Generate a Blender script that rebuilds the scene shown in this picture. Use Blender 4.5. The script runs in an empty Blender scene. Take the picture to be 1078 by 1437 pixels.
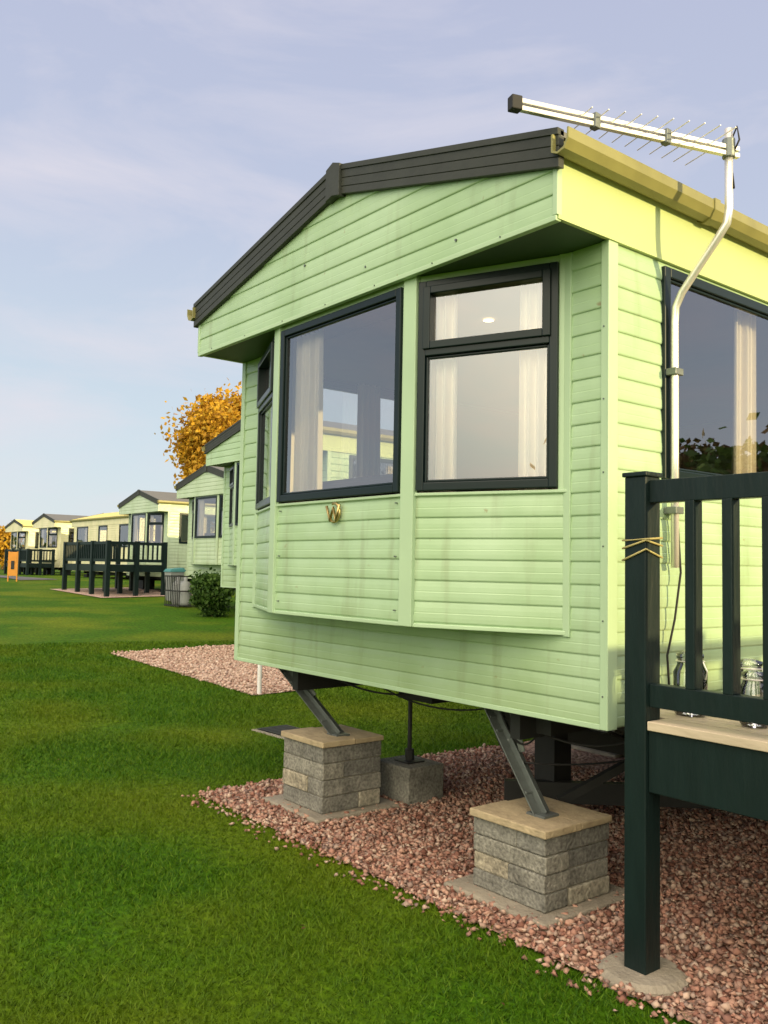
import bpy, math, random
import numpy as np
from mathutils import Vector, Matrix
random.seed(7); rng=np.random.default_rng(7)
scene=bpy.context.scene
C=bpy.context.collection

# ---------------------------------------------------------------- helpers
def hgt(x,y):
    t=-0.78*x+0.62*y
    return 0.78*np.clip((t-8)/26,0,1)

class MB:
    def __init__(s): s.v=[]; s.f=[]
    def poly(s,pts):
        n=len(s.v); s.v+= [tuple(p) for p in pts]; s.f.append(tuple(range(n,n+len(pts))))
    def box8(s,p):
        n=len(s.v); s.v+=[tuple(q) for q in p]
        for f in ((0,3,2,1),(4,5,6,7),(0,1,5,4),(1,2,6,5),(2,3,7,6),(3,0,4,7)):
            s.f.append(tuple(n+i for i in f))
    def box(s,x0,x1,y0,y1,z0,z1):
        s.box8([(x0,y0,z0),(x1,y0,z0),(x1,y1,z0),(x0,y1,z0),(x0,y0,z1),(x1,y0,z1),(x1,y1,z1),(x0,y1,z1)])
    def fbox(s,fr,s0,s1,z0,z1,o0,o1):
        s.box8([fr.pt(s0,z0,o1),fr.pt(s1,z0,o1),fr.pt(s1,z0,o0),fr.pt(s0,z0,o0),
                fr.pt(s0,z1,o1),fr.pt(s1,z1,o1),fr.pt(s1,z1,o0),fr.pt(s0,z1,o0)])
    def prism(s,pts,y0,y1):
        n=len(s.v);k=len(pts)
        s.v+=[(p[0],y0,p[1]) for p in pts]+[(p[0],y1,p[1]) for p in pts]
        s.f.append(tuple(range(n,n+k))); s.f.append(tuple(reversed(range(n+k,n+2*k))))
        for i in range(k):
            j=(i+1)%k; s.f.append((n+i,n+k+i,n+k+j,n+j))
    def tube(s,pts,r,seg=8,cap=True):
        pts=[Vector(p) for p in pts]; rs=r if isinstance(r,(list,tuple)) else [r]*len(pts)
        n=len(s.v); prev=None
        for i,p in enumerate(pts):
            d=(pts[min(i+1,len(pts)-1)]-pts[max(i-1,0)]).normalized()
            if prev is None:
                u=d.cross(Vector((0,0,1)));
                if u.length<.05: u=d.cross(Vector((0,1,0)))
                u.normalize()
            else:
                u=(prev-d*prev.dot(d)).normalized()
            prev=u; w=d.cross(u)
            for k in range(seg):
                a=2*math.pi*k/seg
                s.v.append(tuple(p+(u*math.cos(a)+w*math.sin(a))*rs[i]))
        for i in range(len(pts)-1):
            for k in range(seg):
                k2=(k+1)%seg
                s.f.append((n+i*seg+k,n+i*seg+k2,n+(i+1)*seg+k2,n+(i+1)*seg+k))
        if cap:
            s.f.append(tuple(reversed(range(n,n+seg)))); m=n+(len(pts)-1)*seg; s.f.append(tuple(range(m,m+seg)))
    def beam(s,p0,p1,w,h,up=(0,0,1)):
        p0=Vector(p0);p1=Vector(p1);d=(p1-p0).normalized()
        u=d.cross(Vector(up))
        if u.length<.02: u=d.cross(Vector((1,0,0)))
        u.normalize(); v=u.cross(d).normalized()
        q=[]
        for p in (p0,p1):
            for a,b in ((-1,-1),(1,-1),(1,1),(-1,1)): q.append(p+u*a*w/2+v*b*h/2)
        s.box8(q)
    def lathe(s,prof,c,seg=20):
        n=len(s.v)
        for r,z in prof:
            for k in range(seg):
                a=2*math.pi*k/seg; s.v.append((c[0]+r*math.cos(a),c[1]+r*math.sin(a),c[2]+z))
        for i in range(len(prof)-1):
            for k in range(seg):
                k2=(k+1)%seg; s.f.append((n+i*seg+k,n+i*seg+k2,n+(i+1)*seg+k2,n+(i+1)*seg+k))
    def obj(s,name,mat,parent=None,smooth=False,bevel=0,seg=2):
        me=bpy.data.meshes.new(name); me.from_pydata(s.v,[],s.f); me.update()
        o=bpy.data.objects.new(name,me); C.objects.link(o); me.materials.append(mat)
        if smooth: me.polygons.foreach_set('use_smooth',[True]*len(me.polygons))
        if parent: o.parent=parent
        if bevel:
            b=o.modifiers.new('bev','BEVEL'); b.width=bevel; b.segments=seg; b.limit_method='ANGLE'
        return o
class Fr:
    def __init__(s,P,a,n): s.P=Vector(P);s.a=Vector(a).normalized();s.n=Vector(n).normalized()
    def pt(s,t,z,o=0): return s.P+s.a*t+s.n*o+Vector((0,0,z))
def fr_between(A,B):
    A=Vector((A[0],A[1],0));B=Vector((B[0],B[1],0));d=(B-A)
    return Fr(A,d,Vector((d.y,-d.x,0))),d.length
def empty(name,loc=(0,0,0),rot=0):
    e=bpy.data.objects.new(name,None); C.objects.link(e); e.location=loc; e.rotation_euler=(0,0,rot); e.empty_display_size=.2; return e
def npmesh(name,V,F,mat,parent=None):
    me=bpy.data.meshes.new(name); k=F.shape[1]
    me.vertices.add(len(V)); me.vertices.foreach_set('co',V.astype(np.float32).ravel())
    me.loops.add(F.size); me.loops.foreach_set('vertex_index',F.astype(np.int32).ravel())
    me.polygons.add(len(F)); me.polygons.foreach_set('loop_start',np.arange(0,F.size,k,dtype=np.int32))
    me.update(calc_edges=True); me.validate()
    o=bpy.data.objects.new(name,me); C.objects.link(o); me.materials.append(mat)
    if parent:o.parent=parent
    return o

# ---------------------------------------------------------------- materials
def newmat(name):
    m=bpy.data.materials.new(name); m.use_nodes=True; nt=m.node_tree
    return m,nt,nt.nodes,nt.links,nt.nodes['Principled BSDF']
def simple(name,col,rough=.5,metal=0,var=.12,scale=8,bump=0,bscale=40,spec=.5,stretch=(1,1,1)):
    m,nt,N,L,b=newmat(name)
    tc=N.new('ShaderNodeTexCoord'); mp=N.new('ShaderNodeMapping'); mp.inputs['Scale'].default_value=stretch
    L.new(tc.outputs['Object'],mp.inputs[0])
    nz=N.new('ShaderNodeTexNoise'); nz.inputs['Scale'].default_value=scale; nz.inputs['Detail'].default_value=6
    L.new(mp.outputs[0],nz.inputs['Vector'])
    mx=N.new('ShaderNodeMixRGB'); mx.inputs[1].default_value=(*[c*(1-var) for c in col],1); mx.inputs[2].default_value=(*[min(1,c*(1+var)) for c in col],1)
    L.new(nz.outputs[0],mx.inputs[0]); L.new(mx.outputs[0],b.inputs['Base Color'])
    b.inputs['Roughness'].default_value=rough; b.inputs['Metallic'].default_value=metal
    b.inputs['Specular IOR Level'].default_value=spec
    if bump:
        n2=N.new('ShaderNodeTexNoise'); n2.inputs['Scale'].default_value=bscale; n2.inputs['Detail'].default_value=5
        L.new(mp.outputs[0],n2.inputs['Vector'])
        bp=N.new('ShaderNodeBump'); bp.inputs['Strength'].default_value=bump; bp.inputs['Distance'].default_value=.01
        L.new(n2.outputs[0],bp.inputs['Height']); L.new(bp.outputs[0],b.inputs['Normal'])
    return m
def bodymat(name,col):
    m,nt,N,L,b=newmat(name)
    tc=N.new('ShaderNodeTexCoord')
    def noise(scale,st,det=5):
        mp=N.new('ShaderNodeMapping'); mp.inputs['Scale'].default_value=st; L.new(tc.outputs['Object'],mp.inputs[0])
        n=N.new('ShaderNodeTexNoise'); n.inputs['Scale'].default_value=scale; n.inputs['Detail'].default_value=det; L.new(mp.outputs[0],n.inputs['Vector']); return n
    n1=noise(2.2,(1,1,.6)); n2=noise(9,(1,1,.12)); n3=noise(55,(1,1,1),3); n5=noise(14,(1,1,1),8)
    base=(*col,1); dark=(col[0]*.80,col[1]*.85,col[2]*.74,1); dirt=(.17,.17,.07,1)
    r1=N.new('ShaderNodeValToRGB'); r1.color_ramp.elements[0].position=.35; r1.color_ramp.elements[1].position=.75
    r1.color_ramp.elements[0].color=base; r1.color_ramp.elements[1].color=dark; L.new(n1.outputs[0],r1.inputs[0])
    r2=N.new('ShaderNodeValToRGB'); r2.color_ramp.elements[0].position=.56; r2.color_ramp.elements[1].position=.85
    r2.color_ramp.elements[0].color=(0,0,0,1); r2.color_ramp.elements[1].color=(.6,.6,.6,1); L.new(n2.outputs[0],r2.inputs[0])
    mx=N.new('ShaderNodeMixRGB'); L.new(r2.outputs[0],mx.inputs[0]); L.new(r1.outputs[0],mx.inputs[1]); mx.inputs[2].default_value=dirt
    r3=N.new('ShaderNodeValToRGB'); r3.color_ramp.elements[0].position=.70; r3.color_ramp.elements[1].position=.76
    r3.color_ramp.elements[0].color=(0,0,0,1); r3.color_ramp.elements[1].color=(.7,.7,.7,1); L.new(n5.outputs[0],r3.inputs[0])
    mx2=N.new('ShaderNodeMixRGB'); L.new(r3.outputs[0],mx2.inputs[0]); L.new(mx.outputs[0],mx2.inputs[1]); mx2.inputs[2].default_value=(.24,.17,.07,1)
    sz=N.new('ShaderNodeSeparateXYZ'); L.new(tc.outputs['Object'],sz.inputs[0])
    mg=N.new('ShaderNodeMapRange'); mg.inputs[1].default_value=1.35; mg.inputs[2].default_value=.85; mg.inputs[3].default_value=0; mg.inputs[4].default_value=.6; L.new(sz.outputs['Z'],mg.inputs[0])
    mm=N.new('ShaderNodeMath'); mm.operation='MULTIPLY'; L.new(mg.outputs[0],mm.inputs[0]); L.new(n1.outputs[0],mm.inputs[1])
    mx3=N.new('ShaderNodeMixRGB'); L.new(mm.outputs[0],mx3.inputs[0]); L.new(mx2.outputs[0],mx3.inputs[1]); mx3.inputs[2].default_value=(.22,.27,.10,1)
    L.new(mx3.outputs[0],b.inputs['Base Color'])
    b.inputs['Roughness'].default_value=.33
    n4=noise(3.5,(1,1,1),2)
    bp=N.new('ShaderNodeBump'); bp.inputs['Strength'].default_value=.7; bp.inputs['Distance'].default_value=.02; L.new(n4.outputs[0],bp.inputs['Height'])
    bp2=N.new('ShaderNodeBump'); bp2.inputs['Strength'].default_value=.08; bp2.inputs['Distance'].default_value=.002; L.new(n3.outputs[0],bp2.inputs['Height']); L.new(bp.outputs[0],bp2.inputs['Normal'])
    L.new(bp2.outputs[0],b.inputs['Normal'])
    return m
def glassmat(name,refl=.3,tint=(.8,.82,.8)):
    m=bpy.data.materials.new(name); m.use_nodes=True; N=m.node_tree.nodes; L=m.node_tree.links
    N.remove(N['Principled BSDF']); out=N['Material Output']
    t=N.new('ShaderNodeBsdfTransparent'); t.inputs[0].default_value=(*tint,1)
    g=N.new('ShaderNodeBsdfGlossy'); g.inputs['Roughness'].default_value=.01; g.inputs[0].default_value=(.95,.96,1,1)
    f=N.new('ShaderNodeFresnel'); f.inputs[0].default_value=1.6
    a=N.new('ShaderNodeMath'); a.operation='MULTIPLY_ADD'; a.inputs[1].default_value=1-refl; a.inputs[2].default_value=refl; a.use_clamp=True
    L.new(f.outputs[0],a.inputs[0])
    tc=N.new('ShaderNodeTexCoord'); nz=N.new('ShaderNodeTexNoise'); nz.inputs['Scale'].default_value=1.2; L.new(tc.outputs['Object'],nz.inputs['Vector'])
    bp=N.new('ShaderNodeBump'); bp.inputs['Strength'].default_value=.12; bp.inputs['Distance'].default_value=.01; L.new(nz.outputs[0],bp.inputs['Height']); L.new(bp.outputs[0],g.inputs['Normal'])
    mx=N.new('ShaderNodeMixShader'); L.new(a.outputs[0],mx.inputs[0]); L.new(t.outputs[0],mx.inputs[1]); L.new(g.outputs[0],mx.inputs[2]); L.new(mx.outputs[0],out.inputs[0])
    return m
def islandmat(name,cols,rough=.8,big=None,bigscale=.5,transl=0):
    m,nt,N,L,b=newmat(name)
    ge=N.new('ShaderNodeNewGeometry'); r=N.new('ShaderNodeValToRGB')
    cr=r.color_ramp
    while len(cr.elements)<len(cols): cr.elements.new(.5)
    for i,c in enumerate(cols):
        cr.elements[i].position=i/(len(cols)-1); cr.elements[i].color=(*c,1)
    L.new(ge.outputs['Random Per Island'],r.inputs[0]); last=r.outputs[0]
    if big:
        tc=N.new('ShaderNodeTexCoord'); nz=N.new('ShaderNodeTexNoise'); nz.inputs['Scale'].default_value=bigscale; nz.inputs['Detail'].default_value=4
        L.new(tc.outputs['Object'],nz.inputs['Vector'])
        rr=N.new('ShaderNodeValToRGB'); rr.color_ramp.elements[0].position=.42; rr.color_ramp.elements[1].position=.68
        rr.color_ramp.elements[1].color=(.75,.75,.75,1)
        L.new(nz.outputs[0],rr.inputs[0])
        mx=N.new('ShaderNodeMixRGB'); L.new(rr.outputs[0],mx.inputs[0]); L.new(last,mx.inputs[1]); mx.inputs[2].default_value=(*big,1); last=mx.outputs[0]
    L.new(last,b.inputs['Base Color']); b.inputs['Roughness'].default_value=rough; b.inputs['Specular IOR Level'].default_value=.2
    if transl:
        tr=N.new('ShaderNodeBsdfTranslucent'); L.new(last,tr.inputs[0]); ms=N.new('ShaderNodeMixShader'); ms.inputs[0].default_value=transl
        L.new(b.outputs[0],ms.inputs[1]); L.new(tr.outputs[0],ms.inputs[2]); L.new(ms.outputs[0],N['Material Output'].inputs[0])
    return m

M_body=bodymat('green_cladding',(.405,.56,.345))
M_body2=bodymat('green_cladding_b',(.47,.58,.40))
M_body3=bodymat('cream_cladding',(.72,.68,.42))
M_trim=simple('light_green_trim',(.405,.555,.345),.4,var=.10,scale=3)
M_side=simple('fascia_panel',(.48,.57,.24),.4,var=.10,scale=3)
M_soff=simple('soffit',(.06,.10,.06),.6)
M_rtrim=simple('roof_edge_trim',(.040,.044,.036),.5,var=.3,bump=.15,spec=.3)
M_roof=simple('roof_sheet',(.13,.13,.115),.6,var=.2)
M_roofy=simple('roof_cream',(.70,.62,.18),.6)
M_gut=simple('gutter_plastic',(.25,.235,.08),.4,var=.25)
M_frame=simple('window_frame_green',(.006,.015,.015),.3,var=.2,spec=.3)
M_glass=glassmat('window_glass',.20,(.90,.90,.87))
M_int=simple('interior_wall',(.22,.175,.125),.8)
M_curt=simple('curtain_cloth',(.92,.86,.76),.9,var=.05)
M_sofa=simple('sofa_cloth',(.06,.055,.065),.9)
M_deck=simple('deck_dark_paint',(.006,.015,.014),.42,var=.4,scale=14,bump=.4,bscale=30,stretch=(1,1,.2),spec=.3)
M_board=simple('deck_boards',(.55,.46,.32),.6,var=.3,scale=10,bump=.3,stretch=(.3,3,1))
M_steel=simple('galvanised_steel',(.15,.17,.16),.45,.5,var=.4,scale=20,bump=.2)
M_dark=simple('chassis_steel',(.025,.026,.024),.6,.3,var=.3)
M_rubber=simple('black_rubber',(.012,.012,.012),.7)
M_alu=simple('aluminium',(.80,.78,.72),.28,.6,var=.1)
M_white=simple('white_paint',(.75,.75,.72),.5,var=.08)
M_conc=simple('concrete_slab',(.27,.24,.18),.9,var=.4,scale=12,bump=.8,bscale=60)
M_cap=simple('pier_cap_slab',(.40,.32,.19),.85,var=.4,scale=16,bump=.7,bscale=50)
M_gold=simple('brass',(.55,.42,.16),.3,.9)
M_orange=simple('orange_sign_paint',(.62,.25,.02),.5)
M_teal=simple('teal_plastic',(.05,.20,.19),.5)
M_grey=simple('grey_plastic',(.26,.28,.27),.6)
M_road=simple('asphalt',(.10,.10,.10),.9,var=.2,bump=.4,bscale=80)
M_bark=simple('bark',(.10,.07,.045),.9,var=.3,bump=.6,bscale=20)
M_jar=glassmat('jar_glass',.08,(.93,.95,.93))
M_block,nt,N,L,b=newmat('concrete_block')
ge=N.new('ShaderNodeNewGeometry'); r=N.new('ShaderNodeValToRGB')
r.color_ramp.elements[0].color=(.15,.15,.13,1); r.color_ramp.elements[1].color=(.46,.40,.27,1)
e=r.color_ramp.elements.new(.6); e.color=(.26,.25,.20,1); L.new(ge.outputs['Random Per Island'],r.inputs[0])
tc=N.new('ShaderNodeTexCoord'); nz=N.new('ShaderNodeTexNoise'); nz.inputs['Scale'].default_value=60; nz.inputs['Detail'].default_value=8; L.new(tc.outputs['Object'],nz.inputs['Vector'])
nzb=N.new('ShaderNodeTexNoise'); nzb.inputs['Scale'].default_value=9; nzb.inputs['Detail'].default_value=4; L.new(tc.outputs['Object'],nzb.inputs['Vector'])
mr=N.new('ShaderNodeMapRange'); mr.inputs[1].default_value=.3; mr.inputs[2].default_value=.7; mr.inputs[3].default_value=.5; mr.inputs[4].default_value=1.3; L.new(nz.outputs[0],mr.inputs[0])
mrb=N.new('ShaderNodeMapRange'); mrb.inputs[1].default_value=.3; mrb.inputs[2].default_value=.7; mrb.inputs[3].default_value=.65; mrb.inputs[4].default_value=1.25; L.new(nzb.outputs[0],mrb.inputs[0])
mu=N.new('ShaderNodeMath'); mu.operation='MULTIPLY'; L.new(mr.outputs[0],mu.inputs[0]); L.new(mrb.outputs[0],mu.inputs[1])
vm=N.new('ShaderNodeVectorMath'); vm.operation='SCALE'; L.new(r.outputs[0],vm.inputs[0]); L.new(mu.outputs[0],vm.inputs['Scale']); L.new(vm.outputs[0],b.inputs['Base Color'])
bp=N.new('ShaderNodeBump'); bp.inputs['Strength'].default_value=1; bp.inputs['Distance'].default_value=.008; L.new(nz.outputs[0],bp.inputs['Height']); L.new(bp.outputs[0],b.inputs['Normal']); b.inputs['Roughness'].default_value=.95
M_lamp=bpy.data.materials.new('lit_downlight'); M_lamp.use_nodes=True
bb=M_lamp.node_tree.nodes['Principled BSDF']; bb.inputs['Emission Color'].default_value=(1,.75,.35,1); bb.inputs['Emission Strength'].default_value=8

M_grass=islandmat('grass_blade',[(.022,.075,.002),(.045,.125,.002),(.070,.165,.003),(.11,.19,.008)],.65,big=(.135,.185,.006),bigscale=.6,transl=.25)
M_stone=islandmat('gravel_chip',[(.14,.06,.04),(.34,.17,.12),(.46,.28,.20),(.23,.12,.09),(.54,.40,.30),(.19,.13,.11)],.85)
M_stone2=islandmat('gravel_chip_pale',[(.30,.18,.13),(.48,.33,.25),(.55,.42,.32),(.36,.24,.18),(.62,.50,.40)],.85)
M_leafo=islandmat('autumn_leaf',[(.26,.13,.012),(.50,.27,.018),(.66,.40,.035),(.38,.26,.03)],.6,transl=.35)
M_leafb=islandmat('brown_leaf',[(.05,.03,.012),(.10,.06,.02),(.08,.07,.02)],.7,transl=.2)
M_leafg=islandmat('green_leaf',[(.02,.05,.01),(.045,.10,.015),(.07,.13,.02)],.6,transl=.25)

M_lawn,nt,N,L,b=newmat('lawn')
tc=N.new('ShaderNodeTexCoord')
n1=N.new('ShaderNodeTexNoise'); n1.inputs['Scale'].default_value=.6; n1.inputs['Detail'].default_value=4; L.new(tc.outputs['Object'],n1.inputs['Vector'])
n2=N.new('ShaderNodeTexNoise'); n2.inputs['Scale'].default_value=22; n2.inputs['Detail'].default_value=8; L.new(tc.outputs['Object'],n2.inputs['Vector'])
ra=N.new('ShaderNodeValToRGB'); ra.color_ramp.elements[0].color=(.045,.115,.002,1); ra.color_ramp.elements[1].color=(.12,.165,.006,1); ra.color_ramp.elements[0].position=.42; ra.color_ramp.elements[1].position=.70
L.new(n1.outputs[0],ra.inputs[0])
mr=N.new('ShaderNodeMapRange'); mr.inputs[1].default_value=.3; mr.inputs[2].default_value=.7; mr.inputs[3].default_value=.5; mr.inputs[4].default_value=1.3; L.new(n2.outputs[0],mr.inputs[0])
vm=N.new('ShaderNodeVectorMath'); vm.operation='SCALE'; L.new(ra.outputs[0],vm.inputs[0]); L.new(mr.outputs[0],vm.inputs['Scale']); L.new(vm.outputs[0],b.inputs['Base Color'])
bp=N.new('ShaderNodeBump'); bp.inputs['Strength'].default_value=.8; bp.inputs['Distance'].default_value=.03; L.new(n2.outputs[0],bp.inputs['Height']); L.new(bp.outputs[0],b.inputs['Normal'])
b.inputs['Roughness'].default_value=.9; b.inputs['Specular IOR Level'].default_value=.1
def gravmat(name,c0,c1):
    m,nt,N,L,b=newmat(name)
    tc=N.new('ShaderNodeTexCoord'); vo=N.new('ShaderNodeTexVoronoi'); vo.inputs['Scale'].default_value=38; L.new(tc.outputs['Object'],vo.inputs['Vector'])
    sp=N.new('ShaderNodeSeparateColor'); L.new(vo.outputs['Color'],sp.inputs[0])
    ra=N.new('ShaderNodeValToRGB'); ra.color_ramp.elements[0].color=(*c0,1); ra.color_ramp.elements[1].color=(*c1,1); L.new(sp.outputs[0],ra.inputs[0]); L.new(ra.outputs[0],b.inputs['Base Color'])
    bp=N.new('ShaderNodeBump'); bp.invert=True; bp.inputs['Strength'].default_value=1; bp.inputs['Distance'].default_value=.02; L.new(vo.outputs['Distance'],bp.inputs['Height']); L.new(bp.outputs[0],b.inputs['Normal']); b.inputs['Roughness'].default_value=.95
    return m
M_grav=gravmat('gravel_bed',(.19,.09,.06),(.44,.28,.20)); M_grav2=gravmat('gravel_bed_pale',(.34,.22,.16),(.58,.44,.34))

# ---------------------------------------------------------------- world, sun, camera
SUN_EL=math.radians(13); sh=Vector((.93,.37,0)).normalized()
sdir=Vector((sh.x*math.cos(SUN_EL),sh.y*math.cos(SUN_EL),math.sin(SUN_EL)))
w=bpy.data.worlds.new('World'); scene.world=w; w.use_nodes=True; N=w.node_tree.nodes; L=w.node_tree.links
bg=N['Background']; bg.inputs[1].default_value=.1
sky=N.new('ShaderNodeTexSky'); sky.sky_type='NISHITA'; sky.sun_disc=False; sky.sun_elevation=SUN_EL; sky.sun_rotation=math.atan2(sh.x,sh.y)
sky.air_density=1.2; sky.dust_density=1.0
tc=N.new('ShaderNodeTexCoord'); nr=N.new('ShaderNodeVectorMath'); nr.operation='NORMALIZE'; L.new(tc.outputs['Generated'],nr.inputs[0])
sx=N.new('ShaderNodeSeparateXYZ'); L.new(nr.outputs[0],sx.inputs[0])
zr=N.new('ShaderNodeValToRGB'); L.new(sx.outputs['Z'],zr.inputs[0])
cr=zr.color_ramp; cr.elements[0].position=0; cr.elements[0].color=(.78,.86,.90,1); cr.elements[1].position=.8; cr.elements[1].color=(.50,.52,.73,1)
e=cr.elements.new(.13); e.color=(.68,.80,.90,1); e=cr.elements.new(.38); e.color=(.58,.64,.82,1)
sc=N.new('ShaderNodeVectorMath'); sc.operation='SCALE'; sc.inputs['Scale'].default_value=10; L.new(zr.outputs[0],sc.inputs[0])
m1=N.new('ShaderNodeMixRGB'); m1.inputs[0].default_value=.87; L.new(sky.outputs[0],m1.inputs[1]); L.new(sc.outputs[0],m1.inputs[2])
mp=N.new('ShaderNodeMapping'); mp.inputs['Scale'].default_value=(2.0,2.0,6.5); mp.inputs['Rotation'].default_value=(0.08,.12,.9); L.new(nr.outputs[0],mp.inputs[0])
nz=N.new('ShaderNodeTexNoise'); nz.inputs['Scale'].default_value=1.4; nz.inputs['Detail'].default_value=8; nz.inputs['Roughness'].default_value=.58; nz.inputs['Distortion'].default_value=.4; L.new(mp.outputs[0],nz.inputs['Vector'])
cr2=N.new('ShaderNodeValToRGB'); cr2.color_ramp.elements[0].position=.44; cr2.color_ramp.elements[1].position=.72; cr2.color_ramp.elements[1].color=(.65,.65,.65,1); L.new(nz.outputs[0],cr2.inputs[0])
m2=N.new('ShaderNodeMixRGB'); L.new(cr2.outputs[0],m2.inputs[0]); L.new(m1.outputs[0],m2.inputs[1]); m2.inputs[2].default_value=(8.0,7.6,8.3,1)
dt=N.new('ShaderNodeVectorMath'); dt.operation='DOT_PRODUCT'; L.new(nr.outputs[0],dt.inputs[0]); dt.inputs[1].default_value=tuple(Vector((.38,-.58,.72)).normalized())
gr=N.new('ShaderNodeMapRange'); gr.inputs[1].default_value=.5; gr.inputs[2].default_value=1; gr.inputs[3].default_value=0; gr.inputs[4].default_value=1; gr.interpolation_type='SMOOTHSTEP'; L.new(dt.outputs['Value'],gr.inputs[0])
gc_=N.new('ShaderNodeMixRGB'); L.new(gr.outputs[0],gc_.inputs[0]); gc_.inputs[1].default_value=(1,1,1,1); gc_.inputs[2].default_value=(8.2,6.7,4.2,1)  # warm sky glow added behind the camera to fill the gable
s2=N.new('ShaderNodeVectorMath'); s2.operation='MULTIPLY'; L.new(m2.outputs[0],s2.inputs[0]); L.new(gc_.outputs[0],s2.inputs[1])
L.new(s2.outputs[0],bg.inputs[0])

sl=bpy.data.lights.new('sun','SUN'); sl.energy=5.0; sl.angle=math.radians(.8); sl.color=(1,.79,.38)
so=bpy.data.objects.new('sun',sl); C.objects.link(so); so.rotation_euler=sdir.to_track_quat('Z','Y').to_euler(); so.location=(20,-8,10)

cam=bpy.data.cameras.new('camera'); co=bpy.data.objects.new('camera',cam); C.objects.link(co); scene.camera=co
cam.sensor_fit='VERTICAL'; cam.sensor_height=24; cam.sensor_width=18; cam.lens=24*1232/1437; cam.clip_end=2000; cam.clip_start=.05
th=math.radians(3.58); ro=math.radians(1.09)
fw=Vector((-.7815*math.cos(th),.6239*math.cos(th),math.sin(th))).normalized(); rt=Vector((.6239,.7815,0)).normalized(); up=rt.cross(fw)
r2=rt*math.cos(ro)+up*math.sin(ro); u2=r2.cross(fw)
mw=Matrix((( r2.x,u2.x,-fw.x,0),(r2.y,u2.y,-fw.y,0),(r2.z,u2.z,-fw.z,1.5),(0,0,0,1))); co.matrix_world=mw
scene.view_settings.view_transform='Standard'; scene.view_settings.look='None'; scene.view_settings.exposure=0

# ---------------------------------------------------------------- cladding / windows
PROF=[(0,0),(.03,.0046),(.08,.0062),(.25,.0066),(.44,.0060),(.475,.0046),(.53,.0048),(.72,.0038),(.90,.0016),(.965,.0)]
def siding(mb,fr,s0,s1,z0,z1,holes=(),pitch=.095,zref=.872,lf=None,rf=None,extra=()):
    zz=[];oo=[]
    k0=int((z0-zref)/pitch)-2; k1=int((z1-zref)/pitch)+2
    for k in range(k0,k1+1):
        for t,o in PROF: zz.append(zref+(k+t)*pitch); oo.append(o)
    rows=[z for z in zz if z0<z<z1]+[z0,z1]+[h[j] for h in holes for j in (2,3) if z0<h[j]<z1]+[e for e in extra if z0<e<z1]
    rows=sorted(set(rows))
    for a,b_ in zip(rows[:-1],rows[1:]):
        if b_-a<1e-6: continue
        mid=(a+b_)/2; oa=float(np.interp(a+1e-7,zz,oo)); ob=float(np.interp(b_-1e-7,zz,oo))
        la,lb=(lf(a),lf(b_)) if lf else (s0,s0); ra_,rb=(rf(a),rf(b_)) if rf else (s1,s1)
        cuts=sorted([(h[0],h[1]) for h in holes if h[2]<mid<h[3]])
        segs=[]; cur=(la,lb)
        for c in cuts: segs.append((cur,(c[0],c[0]))); cur=(c[1],c[1])
        segs.append((cur,(ra_,rb)))
        for (p0,p1),(q0,q1) in segs:
            if q0-p0<1e-5 and q1-p1<1e-5: continue
            mb.poly([fr.pt(p0,a,oa),fr.pt(q0,a,oa),fr.pt(q1,b_,ob),fr.pt(p1,b_,ob)])
def window(FM,GM,fr,s0,s1,z0,z1,opener=None,fw_=.038,sash=True):
    def ring(a,b_,c,d,wd,o0,o1):
        FM.fbox(fr,a,a+wd,c,d,o0,o1); FM.fbox(fr,b_-wd,b_,c,d,o0,o1)
        FM.fbox(fr,a+wd,b_-wd,c,c+wd,o0,o1); FM.fbox(fr,a+wd,b_-wd,d-wd,d,o0,o1)
    ring(s0,s1,z0,z1,fw_,-.045,.022)
    a,b_,c,d=s0+fw_,s1-fw_,z0+fw_,z1-fw_
    if opener:
        FM.fbox(fr,a,b_,opener-.018,opener+.018,-.04,.024)
        ring(a-.008,b_+.008,opener+.012,d+.008,.036,-.02,.036)
        ring(a+.001,b_-.001,c+.001,opener-.019,.012,-.02,.010)
        for q0,q1 in ((c,opener-.02),(opener+.03,d)): GM.poly([fr.pt(a,q0,0),fr.pt(b_,q0,0),fr.pt(b_,q1,0),fr.pt(a,q1,0)])
    else:
        ring(a+.001,b_-.001,c+.001,d-.001,.012,-.02,.010)
        GM.poly([fr.pt(a,c,0),fr.pt(b_,c,0),fr.pt(b_,d,0),fr.pt(a,d,0)])
def curtain(mb,fr,s0,s1,z0,z1,off=-.10,flare=.3):
    n=80; waves=max(3,int((s1-s0)/.045)); ph=random.random()*6
    prev=None
    for i in range(n+1):
        t=i/n; o=off+.02*math.sin(t*waves*6.283+ph)+.008*math.sin(t*13+1)
        sb=s0+(s1-s0)*t; st_=s0+(s1-s0)*(t*.94+.03)
        cur=(fr.pt(sb,z0,o-.015),fr.pt(st_,z1,off+(o-off)*.7))
        if prev: mb.poly([prev[0],cur[0],cur[1],prev[1]])
        prev=cur

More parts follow.
